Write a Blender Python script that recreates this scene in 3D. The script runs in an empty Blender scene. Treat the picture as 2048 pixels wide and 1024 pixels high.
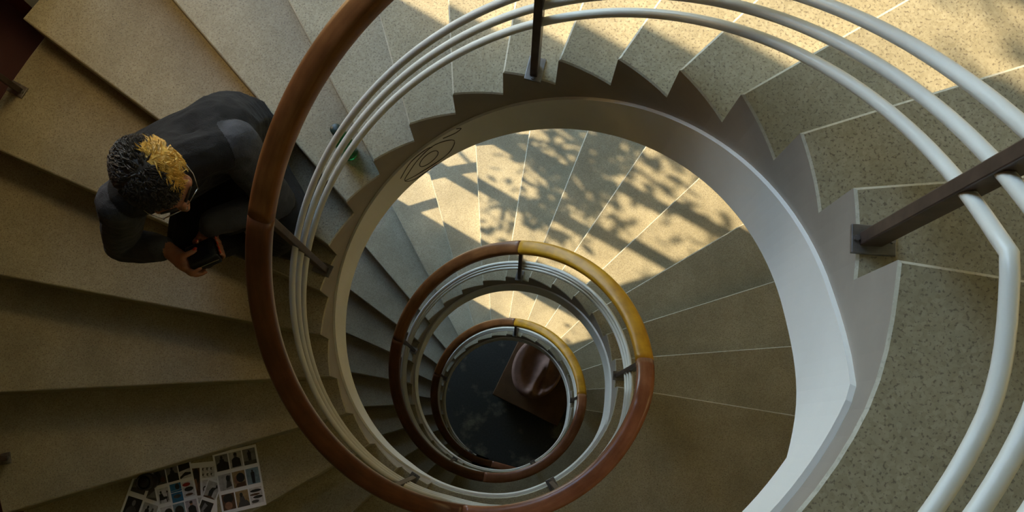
import bpy, bmesh, math, random
import numpy as np
from mathutils import Vector, Matrix, Quaternion
random.seed(7)
sc = bpy.context.scene
COL = sc.collection
R = math.radians

# ------------------------------------------------------------------ camera, sky, sun, exposure
cam = bpy.data.cameras.new('camera')
cam.sensor_fit = 'HORIZONTAL'
cam.sensor_width = 36.0
cam.lens = 1951.108 / 2048 * 36.0
cam.clip_start = 0.02
co = bpy.data.objects.new('camera', cam)
COL.objects.link(co)
CAM_ROT = Vector((0.18241324, -0.00429171, 0.0))
co.location = (0.08167153, -0.3310074, 1.24431382)
co.rotation_mode = 'QUATERNION'
co.rotation_quaternion = Quaternion(CAM_ROT.normalized(), CAM_ROT.length)
sc.camera = co

SUN_AZ, SUN_EL = R(149.5), R(39.5)
SKY_STRENGTH, SUN_ENERGY = 9.8, 11.5
w = bpy.data.worlds.new('sky')
sc.world = w
w.use_nodes = True
bg = w.node_tree.nodes['Background']
# pale haze at the horizon fading to a deeper blue overhead
_nt = w.node_tree
_tc = _nt.nodes.new('ShaderNodeTexCoord'); _sx = _nt.nodes.new('ShaderNodeSeparateXYZ'); _rp = _nt.nodes.new('ShaderNodeValToRGB')
_nt.links.new(_tc.outputs['Generated'], _sx.inputs[0]); _nt.links.new(_sx.outputs['Z'], _rp.inputs[0])
_rp.color_ramp.elements[0].position = 0.0; _rp.color_ramp.elements[0].color = (0.66, 0.86, 1.0, 1)
_rp.color_ramp.elements[1].position = 1.0; _rp.color_ramp.elements[1].color = (0.30, 0.48, 0.80, 1)
_nt.links.new(_rp.outputs[0], bg.inputs['Color'])
bg.inputs['Strength'].default_value = SKY_STRENGTH

sun = bpy.data.lights.new('sun', 'SUN')
sun.energy = SUN_ENERGY
sun.angle = R(0.53)
sun.color = (1.0, 0.81, 0.54)
so = bpy.data.objects.new('sun', sun)
COL.objects.link(so)
sd = Vector((math.cos(SUN_AZ) * math.cos(SUN_EL), math.sin(SUN_AZ) * math.cos(SUN_EL), math.sin(SUN_EL)))
so.rotation_mode = 'QUATERNION'
so.rotation_quaternion = sd.to_track_quat('Z', 'Y')
so.location = sd * 12

sc.view_settings.view_transform = 'Standard'
sc.view_settings.look = 'None'
sc.view_settings.gamma = 1.0
sc.view_settings.use_curve_mapping = False
sc.view_settings.exposure = -0.25
sc.cycles.max_bounces = 8
sc.cycles.diffuse_bounces = 5
sc.cycles.sample_clamp_indirect = 6.0

# ------------------------------------------------------------------ helpers
def obj(name, me, mats=(), parent=None):
    o = bpy.data.objects.new(name, me)
    COL.objects.link(o)
    for m in (mats if isinstance(mats, (list, tuple)) else [mats]):
        me.materials.append(m)
    if parent is not None:
        o.parent = parent
    return o

def mesh(name, verts, faces, smooth=False, mi=None):
    me = bpy.data.meshes.new(name)
    me.from_pydata([tuple(v) for v in verts], [], faces)
    bm = bmesh.new(); bm.from_mesh(me)
    bmesh.ops.recalc_face_normals(bm, faces=bm.faces)
    bm.to_mesh(me); bm.free()
    if mi is not None:
        me.polygons.foreach_set('material_index', mi)
    if smooth:
        me.polygons.foreach_set('use_smooth', [True] * len(me.polygons))
    me.update()
    return me

def bm_mesh(name, bm, smooth=False):
    bmesh.ops.recalc_face_normals(bm, faces=bm.faces)
    me = bpy.data.meshes.new(name)
    bm.to_mesh(me); bm.free()
    if smooth:
        me.polygons.foreach_set('use_smooth', [True] * len(me.polygons))
    return me

def empty(name, loc=(0, 0, 0)):
    o = bpy.data.objects.new(name, None)
    o.location = loc
    o.empty_display_size = 0.1
    COL.objects.link(o)
    return o

def tag(o, label, cat, group=None, kind=None):
    o['label'] = label; o['category'] = cat
    if group: o['group'] = group
    if kind: o['kind'] = kind
    return o

def structure(o):
    o['kind'] = 'structure'
    return o

def box(bm, c, ax, ay, az, sx, sy, sz, bevel=0.0):
    """box centred at c with unit axes and full sizes"""
    c, ax, ay, az = Vector(c), Vector(ax), Vector(ay), Vector(az)
    t = bmesh.new()
    bmesh.ops.create_cube(t, size=1)
    if bevel:
        for v in t.verts: v.co = Vector((v.co.x * sx, v.co.y * sy, v.co.z * sz))
        bmesh.ops.bevel(t, geom=t.edges[:], offset=bevel, segments=2, affect='EDGES', profile=0.5)
    else:
        for v in t.verts: v.co = Vector((v.co.x * sx, v.co.y * sy, v.co.z * sz))
    n = len(bm.verts)
    vs = [bm.verts.new(c + ax * v.co.x + ay * v.co.y + az * v.co.z) for v in t.verts]
    for f in t.faces:
        bm.faces.new([vs[v.index] for v in f.verts])
    t.free()

def sweep(path, ups, prof, closed_prof=True, caps=True):
    """profile (a,b) offsets: a along given side vector, b along binormal"""
    V, F = [], []
    n, m = len(path), len(prof)
    P = [Vector(p) for p in path]
    for i in range(n):
        t = (P[min(i + 1, n - 1)] - P[max(i - 1, 0)]).normalized()
        s = Vector(ups[i]); s = (s - t * s.dot(t)).normalized()
        b = s.cross(t)
        if b.z < 0: b = -b
        for a, c in prof:
            V.append(P[i] + s * a + b * c)
    for i in range(n - 1):
        for j in range(m):
            k = (j + 1) % m
            F.append((i * m + j, i * m + k, (i + 1) * m + k, (i + 1) * m + j))
    if caps:
        F.append(tuple(range(m))[::-1]); F.append(tuple((n - 1) * m + j for j in range(m)))
    return V, F

def circle_prof(r, n=12):
    return [(r * math.cos(2 * math.pi * i / n), r * math.sin(2 * math.pi * i / n)) for i in range(n)]

# ------------------------------------------------------------------ materials
def new_mat(name):
    m = bpy.data.materials.new(name); m.use_nodes = True
    nt = m.node_tree
    return m, nt, nt.nodes['Principled BSDF']

def world_pos(nt):
    return nt.nodes.new('ShaderNodeNewGeometry').outputs['Position']

def ramp(nt, stops):
    r = nt.nodes.new('ShaderNodeValToRGB')
    e = r.color_ramp.elements
    while len(e) < len(stops): e.new(0.5)
    for i, (p, c) in enumerate(stops):
        e[i].position = p; e[i].color = (*c, 1) if len(c) == 3 else c
    return r

def noise(nt, vec, scale, detail=3, rough=0.55):
    n = nt.nodes.new('ShaderNodeTexNoise')
    n.inputs['Scale'].default_value = scale; n.inputs['Detail'].default_value = detail
    n.inputs['Roughness'].default_value = rough
    nt.links.new(vec, n.inputs['Vector'])
    return n

def mixc(nt, fac, a, b, mode='MIX'):
    m = nt.nodes.new('ShaderNodeMix'); m.data_type = 'RGBA'; m.blend_type = mode
    for sock, v in ((m.inputs['Factor'], fac), (m.inputs['A'], a), (m.inputs['B'], b)):
        pass
    def put(s, v):
        if hasattr(v, 'links') or isinstance(v, bpy.types.NodeSocket): nt.links.new(v, s)
        elif isinstance(v, (int, float)): s.default_value = v
        else: s.default_value = (*v, 1)
    put(m.inputs[0], fac); put(m.inputs[6], a); put(m.inputs[7], b)
    return m.outputs[2]

def bump(nt, bsdf, h, strength=0.2, dist=0.002):
    b = nt.nodes.new('ShaderNodeBump')
    b.inputs['Strength'].default_value = strength; b.inputs['Distance'].default_value = dist
    nt.links.new(h, b.inputs['Height']); nt.links.new(b.outputs['Normal'], bsdf.inputs['Normal'])

def terrazzo(name, base, light, dark, amt=0.5):
    m, nt, b = new_mat(name)
    pos = world_pos(nt)
    n1 = noise(nt, pos, 200, 2, 0.5)
    chips = ramp(nt, [(0.34, (1, 1, 1)), (0.44, (0, 0, 0))]); nt.links.new(n1.outputs['Fac'], chips.inputs[0])
    v = nt.nodes.new('ShaderNodeTexVoronoi'); v.inputs['Scale'].default_value = 170
    nt.links.new(pos, v.inputs['Vector'])
    vr = ramp(nt, [(0.0, (0, 0, 0)), (1.0, (1, 1, 1))]); nt.links.new(v.outputs['Color'], vr.inputs[0])
    c = mixc(nt, vr.outputs[0], base, light)
    n2 = noise(nt, pos, 3.2, 4, 0.6)
    st = ramp(nt, [(0.35, (0.78, 0.76, 0.72)), (0.65, (1.08, 1.06, 1.04))]); nt.links.new(n2.outputs['Fac'], st.inputs[0])
    c = mixc(nt, 1.0, c, st.outputs[0], 'MULTIPLY')
    f = nt.nodes.new('ShaderNodeMath'); f.operation = 'MULTIPLY'; f.inputs[1].default_value = amt
    nt.links.new(chips.outputs[0], f.inputs[0])
    c = mixc(nt, f.outputs[0], c, dark)
    nt.links.new(c, b.inputs['Base Color'])
    b.inputs['Roughness'].default_value = 0.55
    bump(nt, b, n1.outputs['Fac'], 0.12, 0.001)
    return m

def paint(name, col, rough=0.55, stain=0.12, scale=4.0):
    m, nt, b = new_mat(name)
    pos = world_pos(nt)
    n = noise(nt, pos, scale, 5, 0.6)
    r = ramp(nt, [(0.3, tuple(c * (1 - stain) for c in col)), (0.65, col)]); nt.links.new(n.outputs['Fac'], r.inputs[0])
    nt.links.new(r.outputs[0], b.inputs['Base Color'])
    b.inputs['Roughness'].default_value = rough
    n2 = noise(nt, pos, 120, 3)
    bump(nt, b, n2.outputs['Fac'], 0.08, 0.001)
    return m

def wood(name, c1, c2, rough=0.32):
    m, nt, b = new_mat(name)
    tc = nt.nodes.new('ShaderNodeUVMap')
    mp = nt.nodes.new('ShaderNodeMapping'); mp.inputs['Scale'].default_value = (5, 60, 1)
    nt.links.new(tc.outputs[0], mp.inputs[0])
    n = noise(nt, mp.outputs[0], 1.0, 5, 0.65)
    r = ramp(nt, [(0.3, c1), (0.7, c2)]); nt.links.new(n.outputs['Fac'], r.inputs[0])
    pos = world_pos(nt)
    n2 = noise(nt, pos, 9, 4)
    r2 = ramp(nt, [(0.3, (0.72, 0.68, 0.62)), (0.62, (1.05, 1.03, 1.0))]); nt.links.new(n2.outputs['Fac'], r2.inputs[0])
    c = mixc(nt, 1.0, r.outputs[0], r2.outputs[0], 'MULTIPLY')
    nt.links.new(c, b.inputs['Base Color'])
    b.inputs['Roughness'].default_value = rough
    b.inputs['Coat Weight'].default_value = 0.12; b.inputs['Coat Roughness'].default_value = 0.25
    bump(nt, b, n.outputs['Fac'], 0.12, 0.001)
    return m

def plain(name, col, rough=0.5, metal=0.0, var=0.15, scale=30):
    m, nt, b = new_mat(name)
    n = noise(nt, world_pos(nt), scale, 3)
    r = ramp(nt, [(0.3, tuple(c * (1 - var) for c in col)), (0.7, tuple(min(1, c * (1 + var)) for c in col))])
    nt.links.new(n.outputs['Fac'], r.inputs[0]); nt.links.new(r.outputs[0], b.inputs['Base Color'])
    b.inputs['Roughness'].default_value = rough; b.inputs['Metallic'].default_value = metal
    return m

def cloth(name, col, scale=320):
    m, nt, b = new_mat(name)
    pos = world_pos(nt)
    n = noise(nt, pos, 14, 4); n2 = noise(nt, pos, scale, 2)
    r = ramp(nt, [(0.3, tuple(c * 0.7 for c in col)), (0.7, tuple(c * 1.2 for c in col))])
    nt.links.new(n.outputs['Fac'], r.inputs[0]); nt.links.new(r.outputs[0], b.inputs['Base Color'])
    b.inputs['Roughness'].default_value = 0.9
    b.inputs['Sheen Weight'].default_value = 0.02
    add = nt.nodes.new('ShaderNodeMath'); add.operation = 'MULTIPLY_ADD'; add.inputs[1].default_value = 0.15
    nt.links.new(n2.outputs['Fac'], add.inputs[0]); nt.links.new(n.outputs['Fac'], add.inputs[2])
    bump(nt, b, add.outputs[0], 0.6, 0.02)
    return m

M_TER = terrazzo('terrazzo', (0.335, 0.30, 0.195), (0.45, 0.41, 0.285), (0.13, 0.105, 0.075), 0.75)
M_EDGE = terrazzo('worn_terrazzo_edge', (0.47, 0.44, 0.33), (0.58, 0.55, 0.43), (0.33, 0.30, 0.22), 0.4)
M_SIDE = paint('beige_paint', (0.36, 0.315, 0.26), 0.6, 0.2)
M_BAND = paint('white_paint', (0.88, 0.87, 0.81), 0.5, 0.06)
M_TUBE = paint('white_enamel', (0.78, 0.77, 0.69), 0.28, 0.08)
M_IRON = plain('brown_iron', (0.075, 0.048, 0.036), 0.45, 0.3, 0.35, 25)
M_PLATE = plain('steel_plate', (0.22, 0.21, 0.20), 0.4, 0.7, 0.3, 30)
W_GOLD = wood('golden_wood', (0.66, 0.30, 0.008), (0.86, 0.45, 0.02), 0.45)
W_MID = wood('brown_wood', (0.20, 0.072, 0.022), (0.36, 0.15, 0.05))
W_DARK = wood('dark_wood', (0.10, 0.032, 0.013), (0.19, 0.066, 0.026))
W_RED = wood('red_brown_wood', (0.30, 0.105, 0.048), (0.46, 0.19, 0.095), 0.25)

# ------------------------------------------------------------------ stair geometry
H = 0.165                        # riser
RI, RO = 0.5990, 1.967           # inner and outer radius of the treads
D = 0.23337517                   # angle of one tread
A0 = -0.17755471                 # angle of the top nosing
EX, EY, BT = 0.00300879, -0.04510436, -0.05768919
TURN = 2 * math.pi / D           # treads' worth of angle in one turn

def pol(r, a, z=0.0):
    return Vector((r * math.cos(a), r * math.sin(a), z))

def nosing_angle(k):
    return A0 + (k // 20) * 2 * math.pi + (k % 20) * D

def nosing(k):
    """inner point, outer point (xy) of nosing k and the outer point's angle"""
    a = nosing_angle(k)
    p = pol(RI, a)
    d = Vector((p.x - EX, p.y - EY, 0)).normalized()
    d = Matrix.Rotation(BT, 3, 'Z') @ d
    # reach RO
    b = p.dot(d); c = p.length_squared - RO * RO
    q = p + d * (-b + math.sqrt(b * b - c))
    ao = math.atan2(q.y, q.x)
    while ao < a - math.pi: ao += 2 * math.pi
    while ao > a + math.pi: ao -= 2 * math.pi
    return p, q, a, ao

def lev(T, lo, hi, off):
    """depth in risers at total angle T (rad, 0 at the top nosing, growing downwards)"""
    L = math.floor((T / D + 7.2) / TURN)
    j = T / D - L * TURN
    return 20 * L + off + min(max(j, lo), hi)

def zrail(T, off):
    return -H * lev(T, -0.28, 19.72, off)

def bulge(T):
    L = math.floor((T / D + 7.2) / TURN)
    j = T / D - L * TURN
    if j > 0: return 0.0
    s1 = min(1, max(0, -j / 1.5)); s2 = min(1, max(0, (j + 7.2) / 2.5))
    s1 = s1 * s1 * (3 - 2 * s1); s2 = s2 * s2 * (3 - 2 * s2)
    return 0.012 * s1 * s2
TMIN = -(TURN - 20 + 0.99) * D   # start of the top landing
TMIN = nosing_angle(19) - 2 * math.pi - A0
TMAX = 2 * 2 * math.pi + 20 * D

stair = tag(empty('staircase', (0, 0, -9.9)), 'grey terrazzo spiral staircase winding down three turns round an open well', 'staircase')
stair_loc = Vector((0, 0, -9.9))

def tread_mesh(k, landing=False):
    if landing:
        p1, q1, a1, o1 = nosing(k)
        p0, q0, a0, o0 = nosing(k - 1) if k > 0 else nosing(19)
        if k == 0:
            a0 -= 2 * math.pi; o0 -= 2 * math.pi
        elif k % 20 == 0:
            pass
        n = 28
    else:
        p1, q1, a1, o1 = nosing(k)
        p0, q0, a0, o0 = nosing(k - 1)
        if (k % 20) == 1 and False: pass
        n = 5
    # a1 (front edge, lower step side), a0 (back edge, under the next step up)
    if landing and k > 0:
        # front of the landing lies one full turn on, its back edge is nosing k-1
        while a1 < a0: a1 += 2 * math.pi; o1 += 2 * math.pi
    z = -k * H
    c = 0.0042
    V, F, MI = [], [], []
    Ta, Tb = a1 - A0, a0 - A0
    def zbot(s):
        T = Ta + (Tb - Ta) * s
        return max(-lev(T, -1.22, 18.78, 1.60) * H - 0.012, -9.9)
    ins, outs = [], []
    back = 0.012
    for i in range(n + 1):
        s = i / n
        ai = a1 + (a0 - a1) * s
        ao = o1 + (o0 - o1) * s
        pi_, po_ = pol(RI + bulge(Ta + (Tb - Ta) * s), ai), pol(RO, ao)
        if i == n:      # tuck the back edge under the step above
            tdir = Vector((math.sin(a0), -math.cos(a0), 0)) * back
            pi_ = pi_ + tdir; po_ = po_ + tdir
        ins.append((pi_, s)); outs.append((po_, s))
    # rings: top inset, upper edge, bottom
    fr = Vector((math.sin(a1), -math.cos(a1), 0))  # from front edge inwards (towards the step above)
    top_i, mid_i, bot_i, top_o, bot_o = [], [], [], [], []
    def add(v):
        V.append(v); return len(V) - 1
    for i, (pt, s) in enumerate(ins):
        off = pt.normalized() * c + (fr * c if i == 0 else Vector())
        top_i.append(add(Vector((pt.x + off.x, pt.y + off.y, z))))
        mid_i.append(add(Vector((pt.x, pt.y, z - c))))
        bot_i.append(add(Vector((pt.x, pt.y, zbot(s)))))
    for i, (pt, s) in enumerate(outs):
        off = -pt.normalized() * c + (fr * c if i == 0 else Vector())
        top_o.append(add(Vector((pt.x + off.x, pt.y + off.y, z))))
        bot_o.append(add(Vector((pt.x, pt.y, zbot(s)))))
    mid_o = [add(Vector((pt.x, pt.y, z - c))) for pt, s in outs]
    def face(*ix, m=0):
        F.append(ix); MI.append(m)
    for i in range(n):
        face(top_i[i], top_o[i], top_o[i + 1], top_i[i + 1], m=0)
        face(top_i[i], top_i[i + 1], mid_i[i + 1], mid_i[i], m=1)
        face(mid_i[i], mid_i[i + 1], bot_i[i + 1], bot_i[i], m=2)
        face(top_o[i + 1], top_o[i], mid_o[i], mid_o[i + 1], m=1)
        face(mid_o[i + 1], mid_o[i], bot_o[i], bot_o[i + 1], m=0)
        face(bot_i[i], bot_i[i + 1], bot_o[i + 1], bot_o[i], m=2)
    face(top_i[0], mid_i[0], mid_o[0], top_o[0], m=1)          # nosing arris
    face(mid_i[0], bot_i[0], bot_o[0], mid_o[0], m=0)          # riser
    face(top_i[n], top_o[n], mid_o[n], bot_o[n], bot_i[n], mid_i[n], m=0)
    return mesh('tread', [v - stair_loc for v in V], F, mi=MI)

for k in range(1, 60):
    if k % 20 == 0:
        continue
    obj('tread', tread_mesh(k), [M_TER, M_EDGE, M_SIDE], stair)
for k in (0, 20, 40):
    obj('landing', tread_mesh(k, True), [M_TER, M_EDGE, M_SIDE], stair)

def ribbon(r0, r1, f0, f1, t0, t1, step=R(2.2)):
    n = int((t1 - t0) / step) + 1
    V, F = [], []
    for i in range(n + 1):
        T = t0 + (t1 - t0) * i / n
        a = A0 + T
        za, zb = max(-H * f0(T), -9.9), max(-H * f1(T), -9.9)
        if za - zb < 0.002: zb = za - 0.002
        rb = r0 + (bulge(T) if r0 < RI else 0)
        for r, z in ((rb, za), (r1, za), (r1, zb), (rb, zb)):
            V.append(pol(r, a, z) - stair_loc)
    for i in range(n):
        for j in range(4):
            k = (j + 1) % 4
            F.append((i * 4 + j, i * 4 + k, (i + 1) * 4 + k, (i + 1) * 4 + j))
    F.append((0, 1, 2, 3)); F.append(tuple(n * 4 + j for j in (3, 2, 1, 0)))
    return mesh('ribbon', V, F)

f_top = lambda T: lev(T, -1.22, 18.78, 1.60)
f_bot = lambda T: lev(T, -2.0, 18.0, 3.1)
sb = obj('white_string_band', ribbon(0.590, 0.66, f_top, f_bot, TMIN, TMAX), M_BAND, stair)
sb['label'] = 'smooth white painted band along the inner edge'
obj('waist_slab', ribbon(0.658, RO - 0.01, lambda T: f_top(T) + 0.02, lambda T: f_bot(T) - 0.1, TMIN, TMAX), M_SIDE, stair)

M_INK = plain('pencil', (0.05, 0.05, 0.045), 0.8)

# ------------------------------------------------------------------ room shell: axes along (U) and across (N) the sunlight
U = Vector((math.cos(R(-30.5)), math.sin(R(-30.5)), 0)); N = Vector((-U.y, U.x, 0)); Z = Vector((0, 0, 1))
def un(u, n, z): return U * u + N * n + Z * z
M_MAROON = paint('maroon_paint', (0.16, 0.035, 0.022), 0.6, 0.25, 2.0)
M_PIER = paint('grey_plaster', (0.30, 0.27, 0.21), 0.7, 0.2, 3.0)
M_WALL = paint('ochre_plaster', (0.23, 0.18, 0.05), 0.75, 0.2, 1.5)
M_CEIL = paint('ceiling_plaster', (0.30, 0.27, 0.20), 0.8, 0.1)
def slab(name, u0, u1, n0, n1, z0, z1, m):
    bm = bmesh.new()
    box(bm, un((u0 + u1) / 2, (n0 + n1) / 2, (z0 + z1) / 2), U, N, Z, abs(u1 - u0), abs(n1 - n0), abs(z1 - z0))
    return structure(obj(name, bm_mesh(name, bm), m))
ZB, ZT = -9.9, 4.8
UL, UR_, NB, NF = -2.35, 2.7, 2.35, -2.7
slab('wall_left', UL - 0.2, UL, NF, 0.212, ZB, ZT, M_MAROON)
pier = slab('trim_1', UL - 0.2, -2.10, 0.212, 0.700, ZB, ZT, M_PIER)
pier.data.materials.append(M_MAROON)
for p_ in pier.data.polygons:
    if p_.normal.dot(N) < -0.9: p_.material_index = 1
slab('wall_front', UL - 0.2, UR_ + 0.2, NF - 0.2, NF, ZB, ZT, M_WALL)
M_BOUNCE = paint('cream_bounce_plaster', (0.74, 0.62, 0.36), 0.75, 0.12, 1.5)  # made-up paler colour for the unseen upper walls, bouncing light onto the upper steps
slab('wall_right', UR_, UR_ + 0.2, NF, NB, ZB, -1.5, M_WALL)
slab('wall_right', UR_, UR_ + 0.2, NF, NB, -1.5, ZT, M_BOUNCE)
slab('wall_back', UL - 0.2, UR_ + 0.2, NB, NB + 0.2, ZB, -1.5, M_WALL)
slab('wall_back', UL - 0.2, UR_ + 0.2, NB, NB + 0.2, -1.5, ZT, M_BOUNCE)
slab('ceiling', UL - 0.2, UR_ + 0.2, NF - 0.2, NB + 0.2, ZT, ZT + 0.2, M_CEIL)

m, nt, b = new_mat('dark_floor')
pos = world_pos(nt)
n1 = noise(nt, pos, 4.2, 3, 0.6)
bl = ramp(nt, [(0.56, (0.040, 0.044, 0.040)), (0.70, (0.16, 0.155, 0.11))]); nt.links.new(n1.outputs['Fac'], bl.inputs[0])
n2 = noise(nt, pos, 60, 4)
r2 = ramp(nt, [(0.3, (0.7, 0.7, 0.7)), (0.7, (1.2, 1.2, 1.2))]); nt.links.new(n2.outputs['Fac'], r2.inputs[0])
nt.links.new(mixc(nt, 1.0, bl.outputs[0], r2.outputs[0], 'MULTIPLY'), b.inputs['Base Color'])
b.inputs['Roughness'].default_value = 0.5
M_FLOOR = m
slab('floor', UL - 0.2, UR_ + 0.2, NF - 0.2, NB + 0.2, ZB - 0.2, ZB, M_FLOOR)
M_GROUND = plain('ground_outside', (0.16, 0.15, 0.10), 0.9, 0, 0.4, 0.6)
slab('floor_outside', -30, UL - 0.2, -25, 25, ZB - 0.4, ZB - 0.05, M_GROUND)

# tall window in the left wall: slender uprights
win = structure(empty('window_1', un(UL, 1.5, ZB)))
for nn in (0.985, 1.285, 1.635, 1.985):
    bm = bmesh.new()
    box(bm, un(UL - 0.08, nn, (ZB + ZT) / 2) - un(UL, 1.5, ZB), U, N, Z, 0.06, 0.075, ZT - ZB, 0.004)
    obj('mullion', bm_mesh('mullion', bm), M_PIER, win)

# ------------------------------------------------------------------ railings
def helix(t0, t1, r, zf, step=R(2.0), kb=0.0):
    # past the last step the rail runs out straight, away from the well
    if t1 > TMAX:
        n = int((t1 - t0) / step)
        return [pol(r + max(0, t0 + (t1 - t0) * i / n - TMAX) ** 2 * 0.4, A0 + t0 + (t1 - t0) * i / n, zf(t0 + (t1 - t0) * i / n)) for i in range(n + 1)]
    n = max(2, int((t1 - t0) / step))
    return [pol(r + kb * bulge(t0 + (t1 - t0) * i / n), A0 + t0 + (t1 - t0) * i / n, zf(t0 + (t1 - t0) * i / n)) for i in range(n + 1)]

def rail_prof(w, h, n=20):
    out = []
    for i in range(n):
        a = 2 * math.pi * i / n
        ca, sa = math.cos(a), math.sin(a)
        e = 0.62
        out.append((w / 2 * math.copysign(abs(ca) ** e, ca), h / 2 * math.copysign(abs(sa) ** e, sa)))
    return out

def sweep_obj(name, path, prof, mat, parent, off, uv=False):
    rad = [Vector((p.x, p.y, 0)).normalized() for p in path]
    V, F = sweep([p - off for p in path], rad, prof)
    me = mesh(name, V, F, smooth=True)
    if uv:
        ul = me.uv_layers.new(name='UVMap')
        m_ = len(prof)
        ln = [0]
        for i in range(1, len(path)): ln.append(ln[-1] + (path[i] - path[i - 1]).length)
        for poly in me.polygons:
            for li in poly.loop_indices:
                vi = me.loops[li].vertex_index
                ul.data[li].uv = (ln[vi // m_], abs((vi % m_) / m_ - 0.5) * 0.2)
    return obj(name, me, mat, parent)

def smooth_z(f, wdt):
    def g(T):
        return sum(f(T + wdt * s) for s in (-1, -0.6, -0.2, 0.2, 0.6, 1)) / 6
    return g

rail_loc = Vector((0, 0, -9.9))
railing = tag(empty('inner_railing', rail_loc), 'railing round the stair well with wooden handrail, three white tubes and dark iron posts', 'railing')
z_hand = smooth_z(lambda T: zrail(T, -4.75), R(7))
joints = [TMIN - 0.0]
segs = []
T2 = 2 * math.pi
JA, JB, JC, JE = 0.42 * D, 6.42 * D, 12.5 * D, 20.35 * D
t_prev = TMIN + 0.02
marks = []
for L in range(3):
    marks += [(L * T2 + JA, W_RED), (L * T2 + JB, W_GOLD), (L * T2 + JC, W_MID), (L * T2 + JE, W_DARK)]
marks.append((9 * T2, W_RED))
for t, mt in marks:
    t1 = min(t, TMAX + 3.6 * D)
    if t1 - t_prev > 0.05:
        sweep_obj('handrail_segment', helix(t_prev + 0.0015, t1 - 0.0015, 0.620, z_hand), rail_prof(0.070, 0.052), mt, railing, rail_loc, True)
    t_prev = t
RT = 0.614
for off in (-1.30, -1.82, -2.34):
    zf = lambda T, o=off: zrail(T, o)
    sweep_obj('white_tube', helix(TMIN + 0.02, TMAX - 0.2 * D, RT, zf, R(2.2), 2.2), circle_prof(0.0100, 12), M_TUBE, railing, rail_loc)

def post(parent, loc, r, a, zb, zt, out=False):
    p = pol(r, a); er = Vector((math.cos(a), math.sin(a), 0)); et = Vector((-er.y, er.x, 0))
    bm = bmesh.new()
    box(bm, p + Z * ((zb + zt) / 2) - loc, er, et, Z, 0.034, 0.020, zt - zb, 0.002)
    o = obj('post', bm_mesh('post', bm), M_IRON, parent)
    bm = bmesh.new()
    box(bm, p + er * 0.004 + Z * (zb + 0.004) - loc, er, et, Z, 0.066, 0.044, 0.008, 0.0015)
    obj('base_plate', bm_mesh('base_plate', bm), M_PLATE, o)
    bm = bmesh.new()
    for s in (-1, 1):
        ret = bmesh.ops.create_cone(bm, cap_ends=True, segments=6, radius1=0.005, radius2=0.0045, depth=0.005,
                                    matrix=Matrix.Translation(p + er * (0.004 + s * 0.026) + Z * (zb + 0.0105) - loc))
    bo = obj('bolts', bm_mesh('bolts', bm), M_PLATE, o); bo['kind'] = 'stuff'
    return o

for L in range(3):
    for k, j in ((1, 0.43), (7, 6.43), (13, 12.46), (19, 18.5)):
        T = L * T2 + j * D
        post(railing, rail_loc, 0.617, A0 + T, -(20 * L + k) * H, z_hand(T) - 0.02)
    if L < 2:
        T = L * T2 + 23.0 * D
        post(railing, rail_loc, 0.617, A0 + T, -(20 * L + 20) * H, z_hand(T) - 0.02)
T = -4 * D
post(railing, rail_loc, 0.617, A0 + T, 0, z_hand(T) - 0.02)

outer = tag(empty('outer_railing', rail_loc), 'dark iron guard rail with slim posts on the outer edge of the stairs', 'railing')
z_out = smooth_z(lambda T: zrail(T, -4.2), R(5))
sweep_obj('handrail', helix(TMIN + 0.02, TMAX - 0.1 * D, 1.925, z_out, R(3)), rail_prof(0.05, 0.04, 12), W_DARK, outer, rail_loc, True)
for L in range(3):
    for k, j in ((1, 0.6), (4, 3.6), (7, 6.6), (10, 9.6), (13, 12.12), (16, 15.16), (19, 18.4)):
        T = L * T2 + j * D
        post(outer, rail_loc, 1.925, A0 + T, -(20 * L + k) * H, z_out(T) - 0.01)

# scribble: placed on the band near tread nine
def band_pt(px_T, dz): return px_T, dz
def scrib(T0, pts):
    path = []
    for x, y in pts:
        T = T0 - x / 0.59
        zc = -H * (f_top(T) + f_bot(T)) / 2
        path.append(pol(0.5893, A0 + T, zc + y))
    out = []
    n = len(path)
    for i in range(n - 1):
        p0, p1, p2, p3 = path[max(i - 1, 0)], path[i], path[i + 1], path[min(i + 2, n - 1)]
        for s in range(6):
            t = s / 6
            out.append(0.5 * ((2 * p1) + (-p0 + p2) * t + (2 * p0 - 5 * p1 + 4 * p2 - p3) * t * t + (-p0 + 3 * p1 - 3 * p2 + p3) * t ** 3))
    out.append(path[-1])
    V, F = sweep([p - stair_loc for p in out], [Vector((-p.x, -p.y, 0)).normalized() for p in out], circle_prof(0.0014, 5))
    o = obj('scribble', mesh('scribble', V, F), M_INK, stair)
    o['label'] = 'thin pencil scribble on the white band'
TS = 8.8 * D
scrib(TS, [(0.035 * math.cos(a), 0.05 * math.sin(a)) for a in [i * math.pi / 6 for i in range(13)]])
scrib(TS, [(-0.10, -0.02), (-0.05, -0.07), (0.04, -0.09), (0.08, -0.05), (0.09, 0.03), (0.03, 0.09), (-0.03, 0.07), (-0.07, 0.03), (-0.10, -0.02), (-0.06, -0.10), (0.02, -0.115)])
scrib(TS, [(-0.11, 0.04), (-0.06, 0.10), (0.0, 0.105), (0.02, 0.085)])
scrib(TS - 0.09 / 0.59, [(-0.03, 0.10), (0.01, 0.085), (0.03, 0.10), (0.015, 0.12)])

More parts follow.
